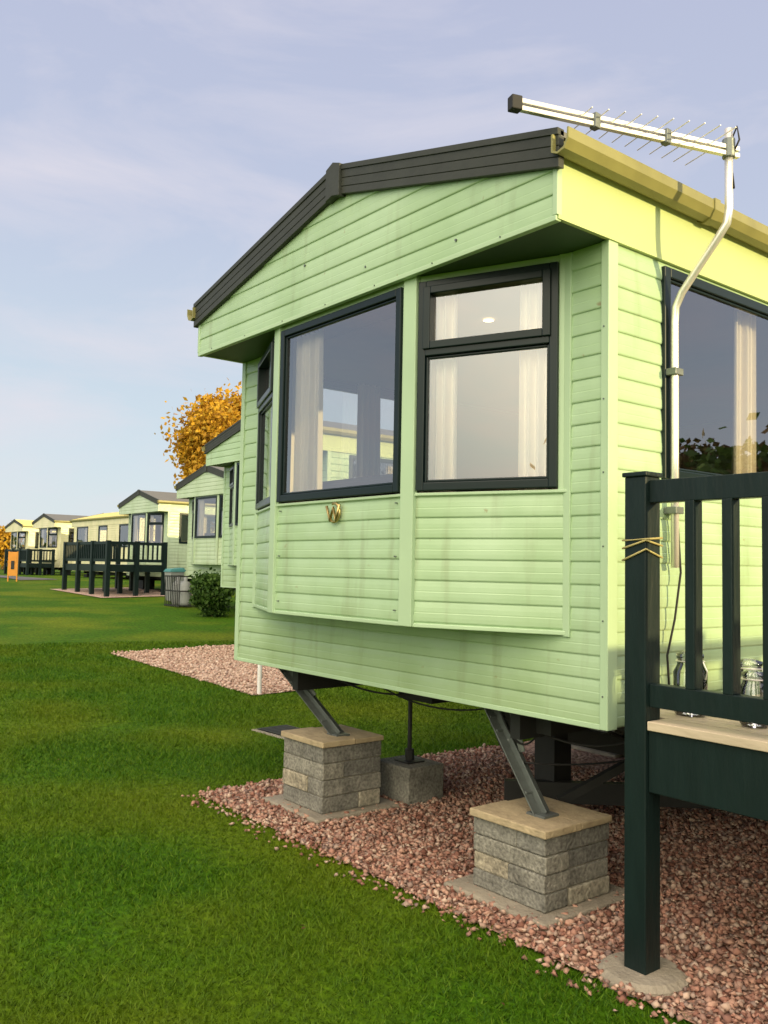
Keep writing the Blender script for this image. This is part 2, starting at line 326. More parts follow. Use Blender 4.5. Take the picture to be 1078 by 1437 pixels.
ZB,ZBB,ZW0,ZF=.872,1.233,1.85,2.86
def caravan(name,loc,rot=0,W=2.98,Ln=9.0,dz=0,body=M_body,roofm=M_roof,detail=True,sidewins=((.37,1.75),(3.0,4.0),(5.3,6.6)),pitch=.095,leftwins=((.3,1.5),(2.9,3.7))):
    root=empty(name,(loc[0],loc[1],dz),rot); o=.335; cx=-W/2; hw=W/2+.015; rx=cx+.045
    bodyM=MB(); F=MB(); G=MB(); T=MB()
    fr=Fr((-W,0,0),(1,0,0),(0,-1,0))
    A=(cx-1.27,0);B=(cx-.575,-.295);Cc=(cx+.60,-.295);D=(cx+1.29,0)
    sA=A[0]+W; sD=D[0]+W
    siding(bodyM,fr,0,W,ZB,ZBB,pitch=pitch)
    siding(bodyM,fr,0,sA,ZBB,ZF,pitch=pitch); siding(bodyM,fr,sD,W,ZBB,ZF,pitch=pitch)
    cur=MB()
    for idx,(p,q) in enumerate(((A,B),(B,Cc),(Cc,D))):
        f2,ln=fr_between(p,q)
        siding(bodyM,f2,0,ln,ZBB,ZW0-.01,pitch=pitch)
        m0=(.045,.045,.040)[idx]; m1=(.045,.062,.045)[idx]
        wz1=2.825
        window(F,G,f2,m0,ln-m1,ZW0,wz1,opener=(2.49 if idx!=1 else None))
        T.fbox(f2,0,m0,ZW0-.01,ZF,-.02,.006); T.fbox(f2,ln-m1,ln,ZW0-.01,ZF,-.02,.006)
        T.fbox(f2,m0,ln-m1,wz1,ZF-.002,-.02,.002)
        T.fbox(f2,.0,ln,ZW0-.022,ZW0-.008,-.01,.014)
        T.fbox(f2,.0,ln,ZBB-.004,ZBB+.014,-.01,.012)
        if idx==1: curtain(cur,f2,.05,.33,1.5,2.8,off=-.08); curtain(cur,f2,ln-.16,ln-.05,1.5,2.8,off=-.2)
        if idx==2: curtain(cur,f2,.06,.2,1.5,2.8,off=-.08); curtain(cur,f2,ln-.25,ln-.06,1.5,2.8,off=-.08)
        if idx==0: curtain(cur,f2,.06,.2,1.5,2.8); curtain(cur,f2,ln-.2,ln-.06,1.5,2.8)
    for (p,dn) in ((B,(-.2,-1)),(Cc,(.1,-1))):
        d=Vector((dn[0],dn[1],0)).normalized(); P=Vector((p[0],p[1],0))
        f3=Fr(P,Vector((-d.y,d.x,0)),d); T.fbox(f3,-.046,.036,ZBB-.002,ZF-.003,-.012,.015)
    for p,s_ in ((A,-1),(D,1)):
        T.box(p[0]-.018,p[0]+.018,-.014,-.001,ZBB-.01,ZF-.003)
    T.poly([(A[0],A[1],ZBB),(B[0],B[1],ZBB),(Cc[0],Cc[1],ZBB),(D[0],D[1],ZBB)])
    for x0,x1 in ((-.026,.013),(-W-.013,-W+.03)):
        T.box(x0,x1,-.013,-.001,ZB-.004,ZF-.002)
    for x0,x1 in ((.001,.0135),(-W-.0135,-W-.001)):
        T.box(x0,x1,-.0135,.05,ZB-.004,ZF-.002)
    T.box(-W+.031,-.027,-.010,-.0005,ZB-.006,ZB+.016)
    def sidewall(x,n,wins):
        f=Fr((x,0,0),(0,1,0),(n,0,0)); holes=[(a,b_,1.90,2.835) for a,b_ in wins]
        siding(bodyM,f,.0,Ln,ZB,ZF,holes=holes,pitch=pitch)
        for i,(a,b_,c,d) in enumerate(holes):
            window(F,G,f,a,b_,c,d,fw_=.045)
            if b_-a>1: curtain(cur,f,b_-.62,b_-.40,c-.1,d)
    sidewall(0,1,sidewins); sidewall(-W,-1,leftwins)
    fb=Fr((0,Ln,0),(-1,0,0),(0,1,0)); siding(bodyM,fb,0,W,ZB,3.1,pitch=pitch)
    ff=Fr((cx,-o,0),(1,0,0),(0,-1,0)); ze,zr_=3.185,3.555; h=.155
    slope=(zr_-ze)/hw
    lim=lambda z: min(hw,(zr_-.02-z)/slope)
    siding(bodyM,ff,-hw,hw,ZF,zr_-.05,pitch=pitch*1.0,zref=ZF,lf=lambda z:-lim(z),rf=lambda z:lim(z),extra=(ze-.02,))
    T.fbox(ff,-hw,hw,ZF-.012,ZF+.010,-.02,.010)
    T.fbox(ff,hw-.018,hw+.006,ZF+.010,3.12,-.02,.010); T.fbox(ff,-hw-.006,-hw+.018,ZF+.010,3.12,-.02,.010)
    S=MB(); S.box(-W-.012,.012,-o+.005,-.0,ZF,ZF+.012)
    P_=MB()
    P_.box(.002,.0205,-o+.0,Ln,ZF-.004,3.13); P_.box(-W-.0205,-W-.002,-o+.0,Ln,ZF-.004,3.13)
    R=MB(); re=hw+.03; zee=zr_-slope*re
    for s_ in (-1,1):
        R.prism([(rx,zr_+.012),(cx+s_*re,zee+.012),(cx+s_*re,zee-.01),(rx,zr_-.01)],-o-.02,Ln+.05)
    RT=MB()
    for s_ in (-1,1):
        def band(t0,t1,off):
            RT.prism([(rx+s_*.001,zr_+.02-t0),(cx+s_*re,zee+.02-t0),(cx+s_*re,zee+.02-t1),(rx+s_*.001,zr_+.02-t1)],-o-off,-o+.0)
        band(0,.028,.038); band(.0281,.070,.032); band(.0701,.074,.029); band(.0741,.115,.032); band(.1151,.119,.029); band(.1191,h,.032)
    RT.prism([(rx-.06,zr_+.006),(rx,zr_+.030),(rx+.06,zr_+.008),(rx+.06,zr_-h-.006),(rx,zr_-h+.008),(rx-.06,zr_-h-.006)],-o-.050,-o+.01)
    GU=MB()
    for s_ in (-1,1):
        bx=cx+s_*(W/2+.022); pr=[(0,3.170),(.0,3.100),(.03,3.085),(.065,3.095),(.085,3.13),(.085,3.172),(.078,3.172),(.076,3.133),(.06,3.103),(.03,3.093),(.008,3.105),(.008,3.170)]
        pts=[(bx+s_*a,z) for a,z in pr]; GU.prism(pts if s_>0 else pts[::-1],-o-.05,Ln)
        for yy in (.62,2.2,4.0,6):
            pr2=[(-.001,3.095),(.03,3.078),(.07,3.088),(.091,3.126),(.091,3.178),(.08,3.178),(.0,3.174)]
            pts=[(bx+s_*a,z) for a,z in pr2]; GU.prism(pts if s_>0 else pts[::-1],yy,yy+.045)
    I=MB(); I.box(-W+.03,-.03,.02,4.2,.95,1.0); I.box(-W+.03,-.03,.02,4.2,2.842,2.85); I.box(-W+.03,-.03,4.2,4.25,1.0,2.83)
    I.poly([(A[0]+.05,.015,1.3),(B[0],-.27,1.3),(Cc[0],-.27,1.3),(D[0]-.05,.015,1.3)])
    I.poly([(A[0]+.05,.015,2.845),(B[0],-.27,2.845),(Cc[0],-.27,2.845),(D[0]-.05,.015,2.845)])
    I.box(-W+.03,-W+.04,0.02,4.2,1.0,1.88); I.box(-.04,-.03,0.02,4.2,1.0,1.88); I.box(-.04,-.03,1.9,2.9,1.88,2.83); I.box(-W+.03,-W+.04,1.6,2.8,1.88,2.83)
    SF=MB(); SF.box(-W+.1,-.1,.02,.75,1.0,1.45); SF.box(cx-.9,cx+.45,-.12,.08,1.45,1.98); SF.box(-W+.1,-W+.9,.2,2.2,1.0,1.5); SF.box(-W+.08,-W+.28,.2,2.2,1.5,1.98)
    SF.box(-1.0,-.2,2.6,4.1,1.0,1.9)
    Ch=MB()
    for x in (-W+.5,-.62):
        Ch.box(x-.03,x+.03,.14,Ln-.2,.72,.86)
    Ch.box(-W+.3,-.3,.55,.61,.76,.86); Ch.box(-W+.3,-.3,2.3,2.38,.72,.86); Ch.box(-W+.3,-.3,5.5,5.58,.72,.86)
    Ch.box(-W+.02,-.02,.03,Ln-.02,.878,.90)
    if not detail:
        for (x,y) in ((-W+.4,.3),(-.6,.3),(-W+.4,Ln-.8),(-.6,Ln-.8)): Ch.box(x-.2,x+.2,y,y+.4,-.3,.72)
    bodyM.obj('cladding',body,root); T.obj('trim_strips',M_trim if body is M_body else body,root,bevel=.003 if detail else 0)
    F.obj('window_frames',M_frame,root,bevel=.004 if detail else 0); G.obj('window_glass',M_glass,root)
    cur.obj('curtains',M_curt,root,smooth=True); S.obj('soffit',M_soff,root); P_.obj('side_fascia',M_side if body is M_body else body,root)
    R.obj('roof',roofm,root); RT.obj('roof_edge',M_rtrim,root,bevel=.003 if detail else 0); GU.obj('gutter',M_gut,root)
    I.obj('interior',M_int,root); SF.obj('sofa',M_sofa,root,bevel=.05,seg=4); Ch.obj('chassis',M_dark,root)
    return root

main=caravan('static_caravan',(-2.20,2.91))
X0,Y0=-2.20,2.91
lamp=MB(); n=16; lamp.poly([(-1.10+.028*math.cos(2*math.pi*i/n),.42+.028*math.sin(2*math.pi*i/n),2.835) for i in range(n)]); lamp.obj('ceiling_lamp',M_lamp,main)
em=MB(); ex,ez=-1.46,1.772; yy=-.314
em.tube([(ex+.048*math.cos(a),yy,ez+.048*math.sin(a)) for a in np.linspace(-2.6,1.9,16)],.007,6)
em.tube([(ex-.06,yy-.006,ez+.035),(ex-.028,yy-.006,ez-.04),(ex,yy-.006,ez+.025),(ex+.024,yy-.006,ez-.04),(ex+.053,yy-.006,ez+.04)],.008,6)
em.obj('wall_emblem',M_gold,main,smooth=True)
sc_=MB()
for z in np.arange(1.0,2.8,.3): sc_.tube([(-.010,-.0125,z),(-.010,-.0165,z)],.0035,6)
for x in np.arange(-2.8,0,.42): sc_.tube([(x,-.344,2.866),(x,-.3485,2.866)],.0035,6)
for (x,z) in ((-1.75,3.13),(-1.2,2.98),(-.55,2.93)): sc_.tube([(x,-.335,z),(x,-.3455,z)],.006,6)
for x in (-1.99,-.97): 
    for z in (1.3,1.55,1.8): sc_.tube([(x,-.30,z),(x,-.3145,z)],.0035,6)
sc_.obj('screw_heads',M_steel,main)
sk=MB()  # dark boards added beneath the body to deepen the shade there
for i in range(16):
    sk.box(-.05,-.03,3.6+i*.33,3.6+i*.33+.325,.02,.87)
for i in range(5): sk.box(-1.75+i*.34,-1.75+i*.34+.335,3.55,3.57,.02,.87)
sk.obj('underbody_shade_boards',M_deck,main)
st=MB()
def strut(p0,p1):
    a=Vector(p0)-Vector((X0,Y0,0)); b_=Vector(p1)-Vector((X0,Y0,0)); d=(b_-a).normalized(); u=d.cross(Vector((0,1,0))).normalized()
    st.beam(a,b_,.008,.065,up=u)
    sd=Vector((0,1,0))
    st.beam(a+sd*.03,b_+sd*.03,.006,.05,up=(0,1,0)); st.beam(a-sd*.03,b_-sd*.03,.006,.05,up=(0,1,0))
    st.box(b_.x-.055,b_.x+.055,b_.y-.05,b_.y+.05,b_.z-.006,b_.z+.012)
    st.box(a.x-.10,a.x+.05,a.y-.05,a.y+.06,a.z-.01,a.z+.05)
    m=a.lerp(b_,.35); st.tube([a+Vector((.16,.12,.02)),m],.011,8); st.tube([a+Vector((.02,-.045,.0)),a+Vector((.02,.5,0))],.012,8)
    st.beam(a+Vector((-.06,.02,0)),a.lerp(b_,.5)+Vector((-.03,.04,0)),.02,.03); st.beam(a+Vector((.12,.02,0)),a.lerp(b_,.45)+Vector((.02,.04,0)),.02,.03)
    for t_ in (.12,.25,.8):
        q=a.lerp(b_,t_); st.tube([q-sd*.045,q+sd*.045],.009,8)
strut((-3.03,3.10,.85),(-2.72,3.13,.385)); strut((-4.90,3.10,.85),(-4.47,3.24,.455))
st.obj('corner_steadies',M_steel,main,bevel=.002)
cb=MB()
def sag(p0,p1,s,r=.006,n=14):
    p0=Vector(p0);p1=Vector(p1); cb.tube([p0.lerp(p1,i/n)-Vector((0,0,s*4*(i/n)*(1-i/n))) for i in range(n+1)],r,6)
L_=lambda x,y,z:(x-X0,y-Y0,z)
sag(L_(-4.6,3.2,.84),L_(-3.7,3.5,.84),.10); sag(L_(-4.3,3.3,.84),L_(-3.1,3.3,.82),.10,.005); sag(L_(-3.0,3.15,.84),L_(-2.3,3.4,.80),.12)
sag(L_(-3.05,3.1,.84),L_(-2.85,3.12,.6),.08,.005); sag(L_(-2.85,3.12,.6),L_(-2.2,4.3,.84),.1,.005); sag(L_(-2.7,3.3,.84),L_(-2.4,5,.45),.12,.008)
sag(L_(-2.95,3.08,.84),L_(-2.75,3.2,.84),.16,.005); sag(L_(-3.9,3.3,.86),L_(-3.5,3.35,.86),.07,.005)
cb.obj('cables',M_rubber,main,smooth=True)
jk=MB(); jx,jy=-4.42-X0,3.78-Y0
jk.tube([(jx,jy,.24),(jx,jy,.86)],.014,8); jk.tube([(jx,jy,.24),(jx,jy,.32)],.03,8); jk.box(jx-.07,jx+.07,jy-.07,jy+.07,.24,.25)
jk.beam((jx+1.5,jy-.3,.35),(jx+2.0,jy+.5,.84),.04,.04)
jk.box(-2.6,-.4,4.2,4.3,.42,.52); jk.beam((-1.5,.9,.62),(-.3,2.4,.25),.07,.1); jk.beam((-1.4,.9,.22),(-.6,1.8,.22),.06,.12); jk.box(-1.35,-1.2,1.1,1.25,.0,.84)
jk.box(-1.9,-1.6,.5,.9,.72,.86); jk.box(-.75,-.5,.25,.45,.74,.86)
jk.obj('jack_and_axle',M_dark,main)
wh=MB()
for x in (-2.75,-.35):
    wh.tube([(x-.09,4.25,.33),(x+.09,4.25,.33)],.33,28)
wh.obj('wheels',M_rubber,main,bevel=.03,seg=3)

def pier(name,x0,y0,n,ch,s=.44,top=.035,ext=.11):
    root=empty(name,(x0,y0,0)); B_=MB(); z=.035; g=.004
    for k in range(n):
        z0,z1=z+k*ch+g/2,z+(k+1)*ch-g/2; j=lambda: random.uniform(-.006,.006); h2=s*random.choice((.5,.36,.62))
        if k%2==0:
            for a0,a1 in ((0,h2),(h2,s)): B_.box(j(),s+j(),a0+g/2+j()*.3,a1-g/2+j()*.3,z0,z1)
        else:
            for a0,a1 in ((0,h2),(h2,s)): B_.box(a0+g/2+j()*.3,a1-g/2+j()*.3,j(),s+j(),z0,z1)
    B_.obj('blocks',M_block,root,bevel=.006)
    core=MB(); core.box(.012,s-.012,.012,s-.012,.02,z+n*ch-.01); core.obj('mortar',M_conc,root)
    cap=MB(); zt=z+n*ch; cap.box(-.012,s+.012,-.016,s*.52,zt,zt+top); cap.box(-.006,s+.009,s*.52+.004,s+.01,zt,zt+top-.004); cap.obj('cap',M_cap,root,bevel=.006)
    sl_=MB(); sl_.box(-ext,s+ext*.7,-ext*.8,s+ext,-.02,.035); sl_.obj('base_slab',M_conc,root,bevel=.012)
    return root
pier('block_pier',-2.99,2.955,4,.079); pier('block_pier',-4.765,3.03,4,.097)
pier('block_pier',-4.9,6.0,4,.12)
sb=MB(); sb.box(-.17,.17,-.15,.15,0,.235); o_=sb.obj('support_block',M_block,None,bevel=.008); o_.location=(-4.42,3.78,.005)

# ---------------------------------------------------------------- deck
def rail(mb,p0,p1,zb,zt,sp=.145,bw=.055,rw=.05,rh=.085):
    p0=Vector((*p0,0));p1=Vector((*p1,0)); ln=(p1-p0).length; d=(p1-p0).normalized()
    Z=Vector((0,0,1))
    mb.beam(p0+Z*(zt-rh/2),p1+Z*(zt-rh/2),rw,rh); mb.beam(p0+Z*(zb+rh/2),p1+Z*(zb+rh/2),rw,rh)
    k=int(ln/sp)
    for i in range(1,k+1):
        s=i*sp+.025
        if s<ln-.06:
            q=p0+d*s; mb.beam(q+Z*(zb+rh-.001),q+Z*(zt-rh+.001),bw,bw*.7,up=d)
dk=empty('timber_deck',(0,0,0)); PM=MB()
def post(mb,x,y,z0,z1,w=.047):
    mb.box(x-w,x+w,y-w,y+w,z0,z1); mb.box(x-w-.008,x+w+.008,y-w-.008,y+w+.008,z1,z1+.018)
PX,PY=-2.0,2.86
for (x,y) in ((PX,PY),(-.75,PY),(.45,PY),(.45,4.6),(.45,6.4)): post(PM,x,y,.03,1.86)
PM.obj('posts',M_deck,dk,bevel=.004)
RM=MB(); rail(RM,(PX+.047,PY),(-.797,PY),1.00,1.845); rail(RM,(-.703,PY),(.403,PY),1.00,1.845)
rail(RM,(.45,PY+.047),(.45,4.553),1.0,1.845); rail(RM,(.45,4.647),(.45,6.353),1.0,1.845)
RM.obj('railings',M_deck,dk,bevel=.003)
FM_=MB(); FM_.box(PX+.048,.402,PY-.03,PY+.01,.69,.915); FM_.box(.43,.47,PY+.048,6.35,.69,.915); FM_.box(PX-.04,PX-.0,PY+.048,6.3,.69,.915)
for y in (3.6,4.4,5.2,6): FM_.box(PX,.42,y,y+.05,.72,.915)
FM_.obj('fascia_boards',M_deck,dk,bevel=.003)
SB=MB()  # unseen deck skirting, added to keep side light out from underneath
for z in np.arange(.03,.66,.13): SB.box(.44,.46,PY+.05,6.35,z,z+.122); SB.box(PX+.1,.42,6.36,6.38,z,z+.122)
SB.obj('shade_skirt_boards',M_deck,dk)
BM=MB(); y=PY-.045
while y<6.4:
    x0=PX+.052 if y<PY+.05 else PX-.1
    BM.box(x0,.40,y,y+.118,.917,.95); y+=.124
BM.obj('floor_boards',M_board,dk,bevel=.003)
FT=MB()
for (x,y) in ((PX,PY),(-.75,PY),(.45,PY),(.45,4.6),(.45,6.4)): FT.lathe([(0,.04),(.14,.038),(.165,.02),(.17,-.02)],(x,y,0),18)
FT.obj('footings',M_conc,dk)
RP=MB()  # yellow bands stand in for a patch of sun on the post
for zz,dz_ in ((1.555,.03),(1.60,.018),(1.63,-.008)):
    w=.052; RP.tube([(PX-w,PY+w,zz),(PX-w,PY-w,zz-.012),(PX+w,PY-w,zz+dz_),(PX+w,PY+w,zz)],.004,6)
RP.obj('sun_patch_bands',simple('sun_patch_tint',(.42,.36,.14),.8),dk,smooth=True)
for (x,y,s) in ((-1.93,3.07,1.1),(-1.77,3.22,1.0),(-1.66,3.05,.9)):
    j=empty('glass_jar',(x,y,.951)); a=MB()
    a.lathe([(0,.003),(.05*s,.003),(.058*s,.02),(.058*s,.15*s),(.045*s,.175*s),(.042*s,.195*s),(.046*s,.2*s)],(0,0,0),24)
    a.obj('jar',M_jar,j,smooth=True); b2=MB(); b2.lathe([(.046*s,.2*s),(.047*s,.215*s),(.02*s,.225*s),(0,.225*s)],(0,0,0),24); b2.obj('lid',M_jar,j,smooth=True)
    c_=MB(); c_.tube([(.048*s*math.cos(t),.048*s*math.sin(t),.19*s) for t in np.linspace(0,6.28,20)],.0025,5); c_.tube([(.05*s,0,.19*s),(.066*s,0,.16*s),(.06*s,0,.13*s)],.0025,5); c_.obj('clip',M_alu,j)

# ---------------------------------------------------------------- aerial
ae=empty('tv_aerial'); m=MB(); r=.017
path=[(-2.155,3.315,1.52),(-2.155,3.315,2.0),(-2.155,3.315,2.58),(-2.15,3.315,2.65),(-2.12,3.318,2.71),(-1.955,3.33,2.91),(-1.92,3.335,2.96),(-1.91,3.335,3.02),(-1.91,3.335,3.36)]
m.tube(path,r,12); m.obj('mast',M_alu,ae,smooth=True)
m=MB()
for z in (1.75,2.35): m.box(-2.19,-2.13,3.285,3.345,z,z+.03)
m.obj('brackets',M_steel,ae,bevel=.003)
bt=Vector((-1.91,3.335,3.265)); be=Vector((-2.215,2.385,3.255)); bd=(be-bt).normalized(); pd=Vector((-bd.y,bd.x,0))
m=MB(); m.beam(bt-bd*.05+Vector((0,0,.014)),be+Vector((0,0,.014)),.022,.019); m.beam(bt-bd*.05-Vector((0,0,.014)),be-Vector((0,0,.014)),.022,.019)
m.obj('boom',M_alu,ae,bevel=.002)
m=MB()
m.tube([bt+Vector((.0,0,-.03)),bt+Vector((0,0,.05))],.027,10)
for t in (.32,.66): 
    q=bt.lerp(be,t); m.box(q.x-.016,q.x+.016,q.y-.016,q.y+.016,q.z-.03,q.z+.03)
m.obj('clamps',M_steel,ae,bevel=.003)
m=MB(); m.beam(be-bd*.005,be+bd*.04,.04,.055); m.obj('end_cap',M_rubber,ae,bevel=.004)
m=MB()
for i in range(10):
    t=.10+.62*i/9; ln=.15-.009*i; q=bt.lerp(be,t); s_=1 if i%2 else -1
    m.tube([q+Vector((0,0,.013*s_)),q+pd*ln*s_+Vector((0,0,.013*s_))],.0024,6); m.tube([q-Vector((0,0,.013*s_)),q-pd*ln*s_-Vector((0,0,.013*s_))],.0024,6)
m.obj('elements',M_alu,ae)
m=MB(); m.tube([(-2.16,3.34,1.75),(-2.15,3.35,1.5),(-2.16,3.32,1.3),(-2.17,3.28,1.15),(-2.17,3.3,.95)],.005,6); m.tube([(-1.895,3.335,3.24),(-1.865,3.34,3.3),(-1.875,3.34,3.36),(-1.915,3.35,3.3),(-1.89,3.34,3.1)],.004,6); m.obj('cable',M_rubber,ae,smooth=True)

# ---------------------------------------------------------------- other caravans
caravan('static_caravan',(-10.05,7.0),dz=.25,detail=False)
caravan('static_caravan',(-17.25,9.9),dz=.25,body=M_body2,detail=False)
caravan('static_caravan',(-24.9,11.5),dz=.20,body=M_body2,detail=False)
caravan('static_caravan',(-40.2,14.0),rot=-math.pi/2,Ln=7.2,dz=.2,body=M_body3,roofm=M_roofy,detail=False)
caravan('static_caravan',(-43.8,14.6),dz=.3,W=3.4,body=M_body3,detail=False)
caravan('static_caravan',(-52,15.5),dz=.3,W=3.4,body=M_body3,roofm=M_roofy,detail=False)
caravan('static_caravan',(-10,-20),rot=math.pi,dz=0,detail=False,roofm=M_roofy)
caravan('static_caravan',(9.6,.4),Ln=14,dz=0,detail=False)  # unseen neighbour, added to block low sun from the ground and deck
def fardeck(x0,x1,y0,y1,zg,zf,zt):
    r_=empty('timber_deck'); a=MB(); b2=MB()
    xs=np.linspace(x0,x1,4); ys=np.linspace(y0,y1,3)
    for x in xs: 
        for y in ys: a.box(x-.06,x+.06,y-.06,y+.06,zg,zt if (x in (xs[0],xs[-1]) or y==ys[0]) else zf)
    a.box(x0,x1,y0-.02,y0+.02,zf-.2,zf-.01); a.box(x1-.02,x1+.02,y0+.03,y1,zf-.2,zf-.01); a.box(x0-.02,x0+.02,y0+.03,y1,zf-.2,zf-.01)
    rail(a,(x0,y0),(x1,y0),zf+.08,zt-.02); rail(a,(x1,y0),(x1,y1),zf+.08,zt-.02); rail(a,(x0,y0),(x0,y1),zf+.08,zt-.02)
    b2.box(x0+.03,x1-.03,y0+.03,y1,zf-.03,zf)
    a.obj('frame',M_deck,r_); b2.obj('floor',M_deck,r_)
fardeck(-27.7,-24.2,9.4,11.1,.35,1.42,2.10)
fardeck(-47.2,-43.6,13.0,14.2,.6,1.35,2.05)
bn=empty('wheelie_bin',(-21.7,10.25,float(hgt(-21.7,10.25)))); bn.scale=(.68,.68,.85); a=MB(); a.box8([(-.22,-.22,.05),(.22,-.22,.05),(.22,.22,.05),(-.22,.22,.05),(-.29,-.29,.95),(.29,-.29,.95),(.29,.29,.95),(-.29,.29,.95)]); a.obj('bin_body',M_grey,bn,bevel=.02)
a=MB(); a.box8([(-.31,-.33,.95),(.31,-.33,.95),(.31,.31,.95),(-.31,.31,.95),(-.25,-.25,1.04),(.25,-.25,1.04),(.25,.3,1.08),(-.25,.3,1.08)]); a.tube([(-.3,.34,1.0),(.3,.34,1.0)],.02,8); a.obj('lid',M_teal,bn,bevel=.01)
a=MB(); 
for x in (-.22,.22): a.tube([(x-.03,.24,.1),(x+.03,.24,.1)],.1,14)
a.obj('wheels',M_rubber,bn)
gc=empty('gas_bottle_cage',(-20.3,9.8,float(hgt(-20.3,9.8)))); a=MB()
for x in np.linspace(-.4,.4,9): a.tube([(x,-.25,0),(x,-.25,.75)],.012,5)
for z in (.02,.38,.74): a.box(-.42,.42,-.27,-.24,z,z+.03); a.box(-.42,-.4,-.25,.25,z,z+.03); a.box(.4,.42,-.25,.25,z,z+.03)
a.obj('bars',M_dark,gc); a=MB()
for x in (-.2,.2): a.lathe([(0,0),(.15,.02),(.16,.1),(.16,.5),(.1,.6),(.05,.62),(.05,.72),(0,.72)],(x,0,.02),16)
a.obj('bottles',M_grey,gc,smooth=True)
sg=empty('orange_sign',(-33.4,9.45,float(hgt(-33.4,9.45))-.05),.9); a=MB(); a.box(-.15,.15,-.02,.02,.25,1.12); a.obj('board',M_orange,sg,bevel=.01); a=MB(); a.box(-.18,-.14,-.02,.02,0,1.14); a.box(.14,.18,-.02,.02,0,1.14); a.box(-.14,.14,-.03,-.021,.75,1.0); a.obj('frame',M_orange,sg)
a=MB(); a.box(-.06,.06,-.036,-.032,.5,.8); a.obj('notice',M_dark,sg)
mk=MB(); mk.tube([(0,0,-.05),(0,0,.36)],.025,12); mk.lathe([(.03,.36),(.03,.39),(0,.395)],(0,0,0),12); o_=mk.obj('white_marker_post',M_white); o_.location=(-8.55,5.1,float(hgt(-8.55,5.1)))
dr=empty('drain_cover',(-6.72,4.32,.002),.05); a=MB(); a.box(-.3,.3,-.2,.2,-.02,.012); a.obj('frame',M_conc,dr,bevel=.005); a=MB()
for i in range(9): a.box(-.26+i*.058,-.26+i*.058+.045,-.16,.16,.012,.022)
a.obj('grating',M_dark,dr)

# ---------------------------------------------------------------- ground
def grid(name,xs,ys,mat,off=0,jit=0):
    X,Y=np.meshgrid(xs,ys); Z=hgt(X,Y)+off
    V=np.stack([X.ravel(),Y.ravel(),Z.ravel()],1); nx,ny=len(xs),len(ys)
    i=np.arange(nx-1)[None,:]+np.arange(ny-1)[:,None]*nx; i=i.ravel()
    F=np.stack([i,i+1,i+nx+1,i+nx],1); return npmesh(name,V,F,mat)
t=np.linspace(-1,1,181); sp_=np.sinh(t*4.2)/np.sinh(4.2)*900
grid('ground',sp_-8,sp_+6,M_lawn)
grid('gravel',np.linspace(-5.25,2.2,30),np.linspace(2.70,13,40),M_grav,.012)
grid('gravel',np.linspace(-12.6,-8.5,30),np.linspace(5.0,16,40),M_grav2,.014)
grid('gravel',np.linspace(-28.2,-23.8,20),np.linspace(9.1,12,14),M_grav2,.02)
grid('road',np.linspace(-60,-34,40),np.linspace(9.9,11.3,6),M_road,.02)
def stones(name,x0,x1,y0,y1,n,rmin,rmax,zo=.012,spill=0,mat=None):
    x=rng.uniform(x0,x1,n); y=rng.uniform(y0,y1,n); 
    ed=.03*np.sin(x*7)+.02*np.sin(x*19+1); y=np.maximum(y,y0+ed*.6+rng.uniform(0,.05,n)-.03)
    if spill: y[:spill]=y0-np.abs(rng.normal(0,.06,spill)); zo_=np.full(n,zo); zo_[:spill]=.004
    else: zo_=zo
    r=rng.uniform(rmin,rmax,n)*rng.choice([.7,1,1,1.25],n); z=hgt(x,y)+zo_+r*rng.uniform(.1,.9,n)
    base=np.array([(1,0,0),(-1,0,0),(0,1,0),(0,-1,0),(0,0,.7),(0,0,-.7)],float)
    V=base[None]*r[:,None,None]*rng.uniform(.6,1.35,(n,6,1))+rng.normal(0,.18,(n,6,3))*r[:,None,None]
    a=rng.uniform(0,6.28,n); b_=rng.uniform(-.7,.7,n); ca,sa,cb_,sb_=np.cos(a),np.sin(a),np.cos(b_),np.sin(b_)
    vx=V[...,0]*ca[:,None]-V[...,1]*sa[:,None]; vy=V[...,0]*sa[:,None]+V[...,1]*ca[:,None]; vz=V[...,2]
    vy2=vy*cb_[:,None]-vz*sb_[:,None]; vz2=vy*sb_[:,None]+vz*cb_[:,None]
    P=np.stack([vx+x[:,None],vy2+y[:,None],vz2+z[:,None]],2).reshape(-1,3)
    f=np.array([(0,2,4),(2,1,4),(1,3,4),(3,0,4),(2,0,5),(1,2,5),(3,1,5),(0,3,5)])
    F=(f[None]+6*np.arange(n)[:,None,None]).reshape(-1,3); return npmesh(name,P,F,mat or M_stone)
stones('gravel_chips',-5.27,.6,2.68,5.4,46000,.009,.018,spill=350)
stones('gravel_chips',-12.6,-8.5,4.98,8.5,16000,.014,.025,mat=M_stone2)
